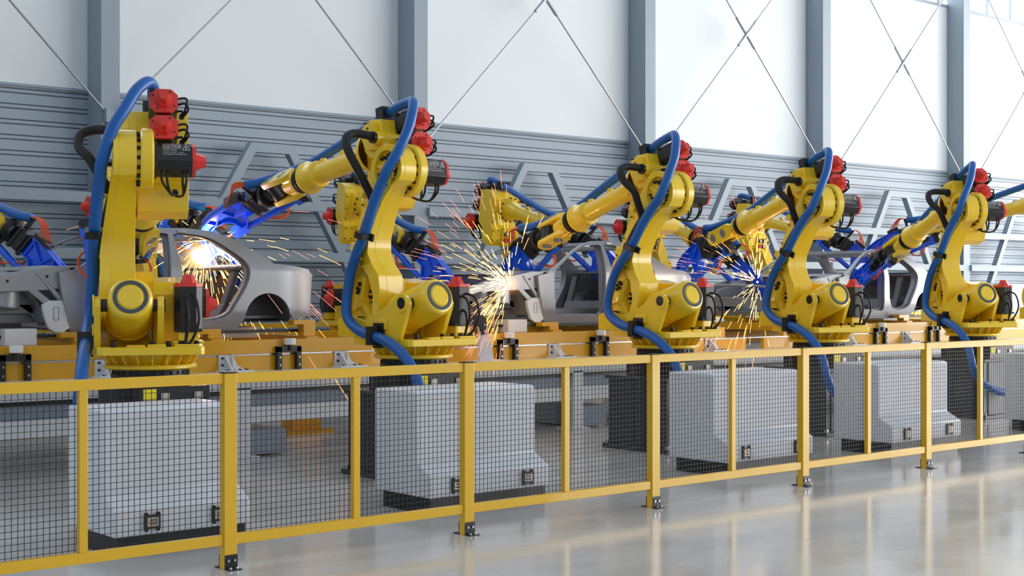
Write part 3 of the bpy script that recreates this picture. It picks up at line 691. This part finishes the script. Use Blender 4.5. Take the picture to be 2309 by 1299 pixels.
cpart('drive_motor', MB().cyl((13.0, 13.5, .56), (13.8, 13.5, .56), .17, n=24).cyl((12.75, 13.5, .56), (13.0, 13.5, .56), .12, n=24).box(12.9, 13.6, 13.3, 13.7, .66, .76), 'black')
cpart('floor_base', MB().box(9.05, 9.45, 14.65, 14.9, .041, .16).box(8.93, 9.57, 14.55, 15.0, 0, .04), 'orange')

def onY(px, Y):
    u = (px-1154.5)/3207; ca, sa = math.cos(YAW), math.sin(YAW)
    return (ca+u*sa)*Y/(sa-u*ca)
# brackets (white gussets) and roller guides on the shelf
for i, px in enumerate((225, 505, 767, 1251, 1604, 1919, 2048)):
    x = onY(px, 12.72)
    t = thing('gusset_bracket', 'white gusset bracket bolted to the orange beam, '+['right of the nearest robot hose', 'right of the nearest robot', 'left of the second front robot', 'left of the third front robot', 'right of the third front robot', 'right of the fourth front robot', 'left of the fifth front robot'][i], 'bracket', (x, 12.84, .90), 0, 'white gusset brackets')
    part('plate', MB().box(0, .14, -.02, 0, .02, .17), 'white', t, .002)
    part('base_plate', MB().box(-.03, .31, -.19, 0, 0, .02), 'white', t, .002)
    mb = MB(); mb.at(Matrix.Rotation(0, 4, 'Z')); mb.prism([(-.18, .02), (-.02, .17), (-.02, .02)], .06, .08, 'x'); mb.prism([(.02, .03), (.13, .03), (.09, .1), (.06, .17), (.02, .19)], -.10, -.085) if False else None
    part('gusset', mb.prism([(.14, .02), (.28, .02), (.2, .06), (.16, .12), (.14, .19)], -.05, -.03), 'white', t)
    for zz in (.07, .14): part('bolt', MB().cyl((.035, -.02, zz), (.035, -.032, zz), .012, n=10), 'rubber', t)
    for xx, yy in ((.03, -.14), (.10, -.14), (.18, -.14), (.26, -.14), (.2, -.08), (.27, -.08)): part('bolt', MB().cyl((xx, yy, .02), (xx, yy, .032), .010, n=8), 'rubber', t)
for i, px in enumerate((0, 626, 1127, 1336, 1976, 2098)):
    x = onY(px, 12.78)
    t = thing('roller_guide', 'black U-shaped roller guide with white roller, '+['at the left picture edge', 'between nearest and second robots', 'behind the tall white clamp post', 'left of the third front robot', 'right of the fourth front robot', 'left of the fifth front robot'][i], 'roller guide', (x, 12.8, .90), 0, 'roller guides on the conveyor')
    part('bracket', MB().box(0, .055, -.02, .03, 0, .24).box(.235, .29, -.02, .03, 0, .24).box(0, .29, -.02, .03, .185, .245).cyl((.15, -.02, .2), (.15, -.02, .26), .025, n=12), 'black', t, .002)
    part('roller', MB().cyl((.15, -.015, .26), (.15, -.015, .325), .062, n=24, ch=.004), 'roller', t)
    for xx in (.028, .262):
        for zz in (.05, .13): part('bolt', MB().cyl((xx, -.02, zz), (xx, -.03, zz), .011, n=10), 'steel', t)
x = onY(1082, 12.6)
t = thing('clamp_post', 'tall white post with black clamp jaw, right of the second front robot', 'clamp post', (x, 12.6, .90))
part('post_plate', MB().prism([(0, 0), (.24, 0), (.20, .03), (.10, .42), (0, .46)], -.01, .04), 'white', t, .003)
part('base_plate', MB().box(-.10, .36, -.12, .12, -.0, .02), 'white', t)
part('clamp_jaw', MB().prism([(-.18, .46), (-.18, .54), (.02, .54), (.07, .50), (.07, .32), (0, .32), (-.02, .40), (-.13, .43)], -.035, -.01), 'black', t)
part('bolt', MB().cyl((.03, -.035, .36), (.03, -.048, .36), .012), 'steel', t); part('bolt', MB().cyl((.03, -.035, .43), (.03, -.048, .43), .012), 'steel', t)

# ------------------------------------------------------------------ pallets and car bodies
cars = [(0., 'leftmost'), (6.08, 'middle'), (12.12, 'right-hand')]
for dx, nm in cars:
    p = thing('transfer_pallet', 'orange transfer pallet under the %s car body' % nm, 'pallet', (dx, 14, 1.075), 0, 'orange pallets')
    def pp(name, mb, m, b=.004):
        o = part(name, mb, m, p, b); o.location = (0, -14, -1.075); return o
    x0, x1 = 4.36, 8.67
    if dx > 12: x0, x1 = 3.88, 20
    if dx < 1: x0, x1 = -7, 10.3
    for yy in (CYA-.07, CYB-.02): pp('side_beam', MB().box(x0, x1, yy, yy+.085, 1.075, 1.215), 'orange')
    for x in (4.2, 5.60, 7.02, 8.15):
        pp('cross_beam', MB().box(x, x+.15, CYA+.02, CYB-.02, 1.13, 1.235), 'orange')
        for yy in (12.98, 14.88): zt = 1.33 if x < 8 else 1.41; pp('support_upright', MB().prism([(x+.002, 1.236), (x+.148, 1.236), (x+.148, zt), (x-.12, zt), (x-.12, zt-.05), (x+.002, zt-.05)], yy, yy+.12), 'orange')
    pp('white_box', MB().box(4.95, 5.25, 13.0, 13.3, 1.215, 1.37), 'white')
    pp('grey_box', MB().box(7.3, 7.95, 13.55, 14.3, 1.215, 1.33), 'grey')
    pp('skid_rail', MB().box(4.5, 8.2, 13.1, 13.2, 1.28, 1.31), 'black')

def dens(poly, d=.09):
    out = []
    n = len(poly)
    for i in range(n):
        a = Vector(poly[i]); b = Vector(poly[(i+1) % n]); k = max(1, int((b-a).length/d))
        out += [tuple(a+(b-a)*j/k) for j in range(k)]
    return out
def rnd(poly, it=1):
    for _ in range(it):
        out = []
        for i in range(len(poly)):
            a = Vector(poly[i]); b = Vector(poly[(i+1) % len(poly)])
            out += [tuple(a*.75+b*.25), tuple(a*.25+b*.75)]
        poly = out
    return poly
OUT = [(8.10, 1.425), (8.28, 1.43), (8.36, 1.47), (8.385, 1.58), (8.375, 1.70), (8.36, 1.72), (8.385, 1.80), (8.39, 1.90), (8.35, 1.95), (8.1, 1.985), (7.86, 2.01), (7.62, 2.15), (7.40, 2.275), (7.2, 2.34), (6.9, 2.365), (6.6, 2.355), (6.38, 2.31), (6.15, 2.21), (5.9, 2.06), (5.66, 1.93), (5.50, 1.90), (5.52, 1.72), (5.58, 1.5), (5.62, 1.34), (5.72, 1.31), (7.28, 1.31), (7.44, 1.335), (7.50, 1.42)] + circ(7.78, 1.42, .275, 172, 12, 14) + [(8.07, 1.46)]
FD = rnd(it=2, poly=[(5.78, 1.41), (5.80, 1.41), (5.77, 1.7), (5.73, 1.93), (5.95, 2.065), (6.15, 2.19), (6.36, 2.28), (6.5, 2.30), (6.70, 2.31), (6.69, 2.25), (6.655, 1.9), (6.66, 1.45), (6.66, 1.40), (6.6, 1.40)])
RD = rnd(it=2, poly=[(6.80, 1.40), (6.79, 1.9), (6.745, 2.24), (6.745, 2.31), (6.95, 2.305), (7.17, 2.27), (7.36, 2.15), (7.53, 2.03), (7.575, 1.93), (7.54, 1.78), (7.42, 1.60), (7.30, 1.42)])
def gridcut(mb, xs, zs):
    bm = bmesh.new(); V = [bm.verts.new(v) for v in mb.v]
    for f in mb.f:
        try: bm.faces.new([V[i] for i in f])
        except ValueError: pass
    for c_, n_ in [((x, 0, 0), (1, 0, 0)) for x in xs]+[((0, 0, z), (0, 0, 1)) for z in zs]:
        bmesh.ops.bisect_plane(bm, geom=bm.verts[:]+bm.edges[:]+bm.faces[:], plane_co=c_, plane_no=n_)
    bm.verts.index_update(); bm.normal_update()
    mb.v = [tuple(v.co) for v in bm.verts]; mb.f = [[v.index for v in f.verts] for f in bm.faces]; mb.sm = [abs(f.normal.y) > .6 for f in bm.faces]
    bm.free(); return mb
def tumble(mb, side):
    """lean the upper body inwards and round the rear quarter"""
    vs = []
    for x, y, z in mb.v:
        k = max(0, z-1.92); yy = y+side*(.55*k*k+.16*k) + side*max(0, 1.5-z)*.25
        kr = max(0, x-8.0); kf = max(0, 5.2-x)
        yy += side*(kr*kr*.9+kf*kf*.25)
        vs.append((x, yy, z))
    mb.v = vs; return mb
for dx, nm in cars:
    c = thing('car_shell', {'leftmost': 'leftmost bare grey steel car body, arc glowing at its roof rail', 'middle': 'middle bare grey steel car body, sparks at its front fender', 'right-hand': 'right-hand bare grey steel car body, behind the fourth and fifth robots'}[nm], 'car body', (dx, 14, 1.31), 0, 'bare car bodies on the line')
    def cp(name, mb, m='body', b=0., dxx=0):
        o = part(name, mb, m, c, b); o.location = (0, -14, -1.31); return o
    for side, y0 in ((1, 13.08), (-1, 14.92)):
        mb = MB(); y1 = y0+side*.045; a0, a1 = min(y0, y1), max(y0, y1)
        mb.prism(dens(OUT, .12), a0, a1, holes=[dens(FD, .12), dens(RD, .12)])
        gridcut(mb, [7.3+.12*i for i in range(9)]+[5.0, 5.3], [1.37, 1.42, 1.47, 1.9, 1.96, 2.03, 2.1, 2.18, 2.26])
        cp('side_panel', tumble(mb, side), 'body')
        # inner panel, set in from the openings (door seal flange)
        def off(poly, k):
            cx = sum(p[0] for p in poly)/len(poly); cz = sum(p[1] for p in poly)/len(poly)
            return [(cx+(p[0]-cx)*k, cz+(p[1]-cz)*k) for p in poly]
        y2 = y0+side*.05; y3 = y0+side*.12
        O2 = [(x if x < 7.2 else min(x, 7.62), z) for x, z in OUT if not (x > 7.62)]
        O2 = [(5.60, 1.36), (7.30, 1.36), (7.44, 1.44), (7.62, 1.80), (7.66, 1.95), (7.55, 2.10), (7.38, 2.23), (7.18, 2.30), (6.9, 2.325), (6.6, 2.315), (6.40, 2.275), (6.17, 2.18), (5.92, 2.04), (5.64, 1.90)]
        mb = MB(); mb.prism(dens(O2, .12), min(y2, y3), max(y2, y3), holes=[dens(off(FD, .955), .12), dens(off(RD, .955), .12)])
        gridcut(mb, [], [1.96, 2.03, 2.1, 2.18, 2.26])
        cp('inner_side_frame', tumble(mb, side), 'body')
        # wheel house rear
        mb = MB(); mb.lathe((7.78, y0+side*.04, 1.42), (0, side, 0), [(0, .285), (.32, .285), (.36, .25), (.36, .0)], 40)
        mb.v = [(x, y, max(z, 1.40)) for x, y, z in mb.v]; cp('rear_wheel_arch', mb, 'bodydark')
        # front apron: upper rail, wheel house, brace, long member
        mb = MB(); ya = y0+side*.05; yb = ya+side*.09; lo, hi = min(ya, yb), max(ya, yb)
        mb.prism([(5.70, 1.96), (5.45, 1.96), (5.1, 1.90), (4.75, 1.83), (4.45, 1.745), (4.30, 1.66), (4.33, 1.63), (4.62, 1.70), (5.2, 1.72), (5.42, 1.73), (5.70, 1.76)], lo, hi)
        cp('fender_rail', mb, 'body', .008)
        mb = MB(); mb.prism([(5.20, 1.74), (5.30, 1.74), (5.66, 1.46), (5.70, 1.36), (5.60, 1.36), (5.54, 1.46)], lo, hi); mb.prism([(5.28, 1.90), (5.33, 1.90), (5.62, 1.58), (5.57, 1.56)], lo-.01, hi+.01)
        mb.box(5.62, 5.82, lo, hi, 1.34, 1.95)
        cp('hinge_pillar_brace', mb, 'body', .008)
        yi = y0+side*.30; lo2, hi2 = min(yi, yi+side*.1), max(yi, yi+side*.1)
        mb = MB(); mb.box(4.25, 5.5, lo2, hi2, 1.50, 1.60)
        mb.prism([(4.42, 1.50), (4.70, 1.50), (4.78, 1.42), (4.95, 1.38), (4.75, 1.36), (4.62, 1.33), (4.5, 1.42)], lo2, hi2)
        cp('long_member', mb, 'body', .01)
        mb = MB(); mb.prism([(4.33, 1.60), (4.42, 1.73), (4.8, 1.80), (5.5, 1.86), (5.62, 1.40), (5.42, 1.38), (5.34, 1.50), (5.22, 1.58), (5.05, 1.61), (4.88, 1.58), (4.76, 1.50), (4.70, 1.42), (4.5, 1.40), (4.36, 1.5)], lo2, hi2-.07)
        cp('inner_apron', mb, 'body', .008)
        mb = MB(); mb.cyl((5.03, y0+side*.24, 1.56), (5.07, y0+side*.24, 1.85), .17, .15, n=28, ch=.015); cp('strut_dome', mb, 'body')
        mb = MB(); mb.lathe((5.02, yi, 1.42), (0, side, 0), [(-.22, .36), (.06, .36), (.06, .0)], 36); mb.v = [(x, y, max(z, 1.42+0*x)) for x, y, z in mb.v]
        mb.cyl((5.05, yi-side*.02, 1.66), (5.1, yi+side*.03, 1.88), .16, .10, n=28)
        cp('strut_tower', mb, 'body')
        yo = y0+side*.03; yl, yh = min(yo, yo+side*.05), max(yo, yo+side*.05)
        mb = MB(); mb.prism(rnd([(5.34, 1.63), (5.64, 1.63), (5.67, 1.5), (5.60, 1.325), (5.43, 1.325), (5.37, 1.47)]), yl, yh)
        cp('wheel_liner_panel', mb, 'grey' if side == 1 else 'body', .006)
        if side == 1:
            mb = MB(); yq = y0+side*.028
            for q0, q1, z0_, z1_ in ((5.455, 5.505, 1.565, 1.569), (5.455, 5.505, 1.445, 1.449), (5.453, 5.457, 1.447, 1.567), (5.503, 5.507, 1.447, 1.567)): mb.box(q0, q1, yq-.002, yq+.003, z0_, z1_)
            cp('oval_groove', mb, 'bodydark')
            for hx, hz in ((5.02, 1.815), (5.40, 1.86), (5.50, 1.66)):
                mb = MB(); mb.cyl((hx, y0+side*.046, hz), (hx, y0+side*.052, hz), .014, n=12); cp('drain_hole', mb, 'rubber')
    mb = MB(); mb.box(5.6, 7.5, 13.2, 14.8, 1.33, 1.36); mb.box(5.7, 7.3, 13.85, 14.15, 1.36, 1.48); mb.box(7.4, 8.2, 13.35, 14.65, 1.42, 1.46)
    mb.box(6.5, 6.6, 13.2, 14.8, 1.36, 1.42)
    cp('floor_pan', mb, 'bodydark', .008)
    mb = MB(); mb.prism([(5.55, 1.36), (5.60, 1.36), (5.50, 1.90), (5.45, 1.92)], 13.2, 14.8); mb.prism([(5.40, 1.92), (5.72, 1.90), (5.72, 1.95), (5.44, 1.965)], 13.2, 14.8); mb.box(5.62, 5.72, 13.25, 14.75, 1.70, 1.80)
    cp('firewall', mb, 'body', .01)
    mb = MB(); mb.prism([(7.28, 1.36), (7.42, 1.40), (7.47, 1.56), (7.40, 1.58)], 13.35, 14.65); mb.box(7.50, 7.9, 13.3, 14.7, 1.94, 1.975); mb.prism([(7.40, 1.56), (7.46, 1.55), (7.60, 1.95), (7.54, 1.96)], 13.35, 13.45); mb.prism([(7.40, 1.56), (7.46, 1.55), (7.60, 1.95), (7.54, 1.96)], 14.55, 14.65)
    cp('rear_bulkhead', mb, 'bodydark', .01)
    mb = MB(); mb.prism([(8.30, 1.44), (8.38, 1.50), (8.40, 1.9), (8.34, 1.955), (8.05, 1.985), (7.86, 2.01), (7.86, 1.99), (8.05, 1.96), (8.30, 1.93), (8.34, 1.86), (8.32, 1.50)], 13.2, 14.8)
    cp('rear_panel', mb, 'body', .01)
    mb = MB(); mb.box(6.42, 6.54, 13.25, 14.75, 2.27, 2.31); mb.box(7.20, 7.32, 13.25, 14.75, 2.25, 2.30); mb.box(6.80, 6.90, 13.22, 14.78, 2.31, 2.345)
    cp('roof_bow', mb, 'body', .008)
    mb = MB(); mb.box(4.22, 4.32, 13.15, 14.85, 1.47, 1.61); mb.box(4.40, 4.50, 13.3, 14.7, 1.33, 1.40); mb.tube([(4.28, 13.15, 1.74), (4.18, 13.6, 1.78), (4.15, 14, 1.79), (4.18, 14.4, 1.78), (4.28, 14.85, 1.74)], .02, n=8)
    cp('front_crossmember', mb, 'body', .012)
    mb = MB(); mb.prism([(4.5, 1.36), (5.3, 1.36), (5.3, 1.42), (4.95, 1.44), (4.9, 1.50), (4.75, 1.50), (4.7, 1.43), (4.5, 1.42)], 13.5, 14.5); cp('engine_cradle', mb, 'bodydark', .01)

# ------------------------------------------------------------------ back fence and far cabinets
BY = 18.5
for k in range(-2, 12):
    x = 3+1.9*k*1.3
    t = thing('far_fence_section', 'far yellow mesh fence panel, '+['outside left', 'beyond left edge', 'first in view', 'second in view', 'third in view', 'fourth in view', 'fifth in view', 'sixth in view', 'seventh in view', 'eighth in view', 'ninth in view', 'tenth in view', 'eleventh in view', 'twelfth in view'][k+2]+' from the left behind the far robots', 'fence panel', (x, BY, 0), 0, 'far mesh fence panels')
    w = 1.9*1.3
    part('rail', MB().box(0, w, -.02, .02, 1.155, 1.22).box(0, w, -.02, .02, .15, .215), 'fence', t)
    part('post_tube', MB().box(-.04, .04, -.03, .03, 0, 1.22).box(w/2-.025, w/2+.025, -.02, .02, .2, 1.16), 'fence', t)
    mb = MB(); s = .06
    for i in range(int(w/s)): mb.box(i*s-.002, i*s+.002, 0, .004, .2, 1.16)
    for i in range(int(.94/s)+1): mb.box(0, w, .004, .008, .22+i*s-.002, .22+i*s+.002)
    part('wire_mesh', mb, 'wire', t)
def fcab(px0, px1, Y, h, lab, d=.7):
    x0, x1 = onY(px0, Y), onY(px1, Y)
    t = thing('electrical_cabinet', lab, 'cabinet', (x0, Y, 0), 0)
    part('cabinet_body', MB().box(0, x1-x0, 0, d, .1, h), 'white', t, .01)
    part('cabinet_door', MB().box(.03, (x1-x0)/2-.01, -.02, 0, .15, h-.05).box((x1-x0)/2+.01, x1-x0-.03, -.02, 0, .15, h-.05), 'grey', t, .004)
    part('cabinet_base', MB().box(.02, x1-x0-.02, .02, d-.02, 0, .1), 'black', t)
fcab(1585, 1632, 19.2, 1.62, 'white electrical cabinet before the wall, right of the third front robot')
fcab(1636, 1672, 19.2, 1.60, 'narrow white cabinet beside the larger one, left of the red-capped far motor')
fcab(2272, 2330, 19.2, 1.86, 'tall white cabinet at the right picture edge behind the fifth robot')
fcab(2068, 2108, 19.2, 1.35, 'low white cabinet behind the right-hand car rear')

# ------------------------------------------------------------------ sparks
def unproj(px, py, depth):
    ca, sa = math.cos(YAW), math.sin(YAW); u = (px-1154.5)/3207; v = (649.5-py)/3207
    return Vector(((ca+u*sa)*depth, (sa-u*ca)*depth, H+v*depth))
def sparks(origin, n, spread, dirs, lab, reach=1.6, gz=1.0, loc_cat='sparks'):
    O = Vector(origin); mbs = {'sparkhot': MB(), 'spark': MB(), 'sparkred': MB()}
    for i in range(n):
        d = Vector(random.choice(dirs)) + Vector([random.gauss(0, spread) for _ in range(3)]); d.normalize()
        t = random.random()**1.4*reach+.05; L = random.uniform(.05, .20)*(.6+t*.7)
        v0 = 3.2
        p = lambda s: O + d*s - Vector((0, 0, gz*.22*s*s))
        a = p(t); b = p(t+L); m = 'sparkhot' if t < reach*.35 else ('spark' if t < reach*.7 else 'sparkred')
        if min(a.z, b.z) < .02: continue
        r = .0017 if m == 'sparkhot' else .0015
        mbs[m].tube([a, p(t+L/2), b], r, n=4, sub=1)
    t = thing('weld_sparks', lab, 'sparks', O)
    for m, mb in mbs.items():
        if mb.v:
            mb.v = [tuple(Vector(p)-O) for p in mb.v]
            o = part({'sparkhot': 'white_hot_streaks', 'spark': 'orange_streaks', 'sparkred': 'cooling_streaks'}[m], mb, m, t); o['kind'] = 'stuff'
    return t
def glow_halo(origin, r, lab, col, dens_):
    """emissive volume added for the halo of light round an arc"""
    m = bpy.data.materials.new('arc_glow_volume'); m.use_nodes = True; nt = m.node_tree; nt.nodes.clear()
    out = nt.nodes.new('ShaderNodeOutputMaterial'); e = nt.nodes.new('ShaderNodeEmission'); e.inputs['Color'].default_value = col
    tc = nt.nodes.new('ShaderNodeTexCoord'); ln = nt.nodes.new('ShaderNodeVectorMath'); ln.operation = 'LENGTH'
    nt.links.new(tc.outputs['Object'], ln.inputs[0])
    mr = nt.nodes.new('ShaderNodeMapRange'); mr.inputs['From Min'].default_value = 0; mr.inputs['From Max'].default_value = r
    mr.inputs['To Min'].default_value = 1; mr.inputs['To Max'].default_value = 0
    nt.links.new(ln.outputs['Value'], mr.inputs['Value'])
    pw = nt.nodes.new('ShaderNodeMath'); pw.operation = 'POWER'; pw.inputs[1].default_value = 3.5; nt.links.new(mr.outputs['Result'], pw.inputs[0])
    ml = nt.nodes.new('ShaderNodeMath'); ml.operation = 'MULTIPLY'; ml.inputs[1].default_value = dens_; nt.links.new(pw.outputs['Value'], ml.inputs[0])
    nt.links.new(ml.outputs['Value'], e.inputs['Strength']); nt.links.new(e.outputs['Emission'], out.inputs['Volume'])
    M['halo'] = m
    mb = MB(); prof = [(-r*math.cos(PI*k/12), r*math.sin(PI*k/12)) for k in range(13)]
    mb.lathe((0,0,0), (0,0,1), prof, 24)  # glowing sphere volume added in place of bloom round the arc
    o = solo('weld_glow', mb, 'halo', lab, 'added glow halo', kind='stuff'); o.location = origin
    return o
A1 = unproj(462, 540, 15.6)      # under the roof rail of the first car
A1b = unproj(450, 578, 15.9)
A2 = unproj(1150, 640, 16.6)
A3 = unproj(1708, 636, 18.9)
sparks(A1, 420, .33, [(0, 0, -1), (0, 0, -1), (.5, -.3, -.7), (-.5, -.2, -.7), (.9, -.1, -.2), (-.7, .3, .1)], 'shower of orange welding sparks under the leftmost car roof rail', 1.5)
sparks(A1, 60, .25, [(1, -.3, -.25), (.9, 0, -.45)], 'thin cooling sparks drifting right of the leftmost car roof', 2.8)
sparks(A2, 260, .22, [(-.6, .3, .5), (-.9, .3, .2), (-.5, .2, .8), (-.9, .2, -.1), (0, .1, 1)], 'burst of orange sparks at the middle car front fender', 1.2, .3)
sparks(A2, 130, .13, [(-.55, 0, -.7), (-.7, 0, -.45)], 'dense orange sparks falling from the middle car fender', .75)
sparks(A3, 130, .16, [(-.9, .5, .35), (-.6, .4, .6), (0, .1, 1), (.1, 0, .9)], 'orange sparks rising from the right-hand car hood', 1.1, .3)
sparks(A3, 80, .17, [(-.6, 0, -.7), (-.8, 0, -.4), (-.2, 0, -1)], 'orange sparks falling below the right-hand car hood', 1.2)
def arc(p, r, lab, power, col=(1, .6, .25)):
    mb = MB(); prof = [(-r*math.cos(PI*k/8), r*math.sin(PI*k/8)*(1+.12*math.sin(k*2.3))) for k in range(9)]
    mb.lathe((0,0,0), (0,0,1), prof, 14); o = solo('weld_arc', mb, 'arc', lab, 'welding arc'); o.location = p
    l = bpy.data.lights.new('arc_light', 'POINT'); l.energy = power; l.color = col; l.shadow_soft_size = r
    lo = bpy.data.objects.new('arc_light', l); COL.objects.link(lo); lo.location = Vector(p)+Vector((-.0, -.12, .0)); 
arc(A1b, .085, 'brilliant yellow welding arc glowing inside the leftmost car body', 22)
arc(A1, .016, 'small welding arc at the leftmost car roof rail', 10, (.75, .5, 1))
arc(A2, .018, 'welding arc at the middle car front fender', 3)
arc(A3, .012, 'welding arc at the right-hand car hood', 7)
glow_halo(A1b, .30, 'yellow glow halo added round the arc in the leftmost car', (1, .52, .10, 1), 20)
glow_halo(A2, .20, 'orange glow halo added at the middle car fender', (1, .34, .06, 1), 11)

# ------------------------------------------------------------------ light
w = bpy.data.worlds.new('daylight'); scene.world = w; w.use_nodes = True
nt = w.node_tree; bg = nt.nodes['Background']
bg.inputs['Strength'].default_value = .44
bg.inputs['Color'].default_value = (.80, .90, 1, 1)
def glazing(name, x0, x1, y0, y1, z0, z1, strength):
    m = emis(name+'_glass', (1, .97, .93, 1), strength); M[name] = m
    o = struct(name, MB().box(x0, x1, y0, y1, z0, z1), name)
    fr = MB(); ax = x1-x0 > y1-y0; n = int(max(x1-x0, y1-y0)/3)
    for i in range(n+1):
        if ax: p = x0+(x1-x0)*i/n; fr.box(p-.06, p+.06, y0-.05, y1+.08, 0, z1+.3)
        else: p = y0+(y1-y0)*i/n; fr.box(x0-.08, x1+.05, p-.06, p+.06, 0, z1+.3)
    if ax: fr.box(x0, x1, y0, y1+.07, 0, z0).box(x0, x1, y0, y1+.07, z1, z1+.4)
    else: fr.box(x0-.07, x1, y0, y1, 0, z0).box(x0-.07, x1, y0, y1, z1, z1+.4)
    f = part('window_frame', fr, 'column', o)
glazing('window_2', 46, 46.1, -12, 20.4, .4, 12, 6.6)
glazing('window_3', 25, 46, -12.1, -12, .4, 9, 5.5)

vs = scene.view_settings
vs.view_transform = 'Standard'; vs.look = 'None'; vs.gamma = 1; vs.use_curve_mapping = False; vs.exposure = .52
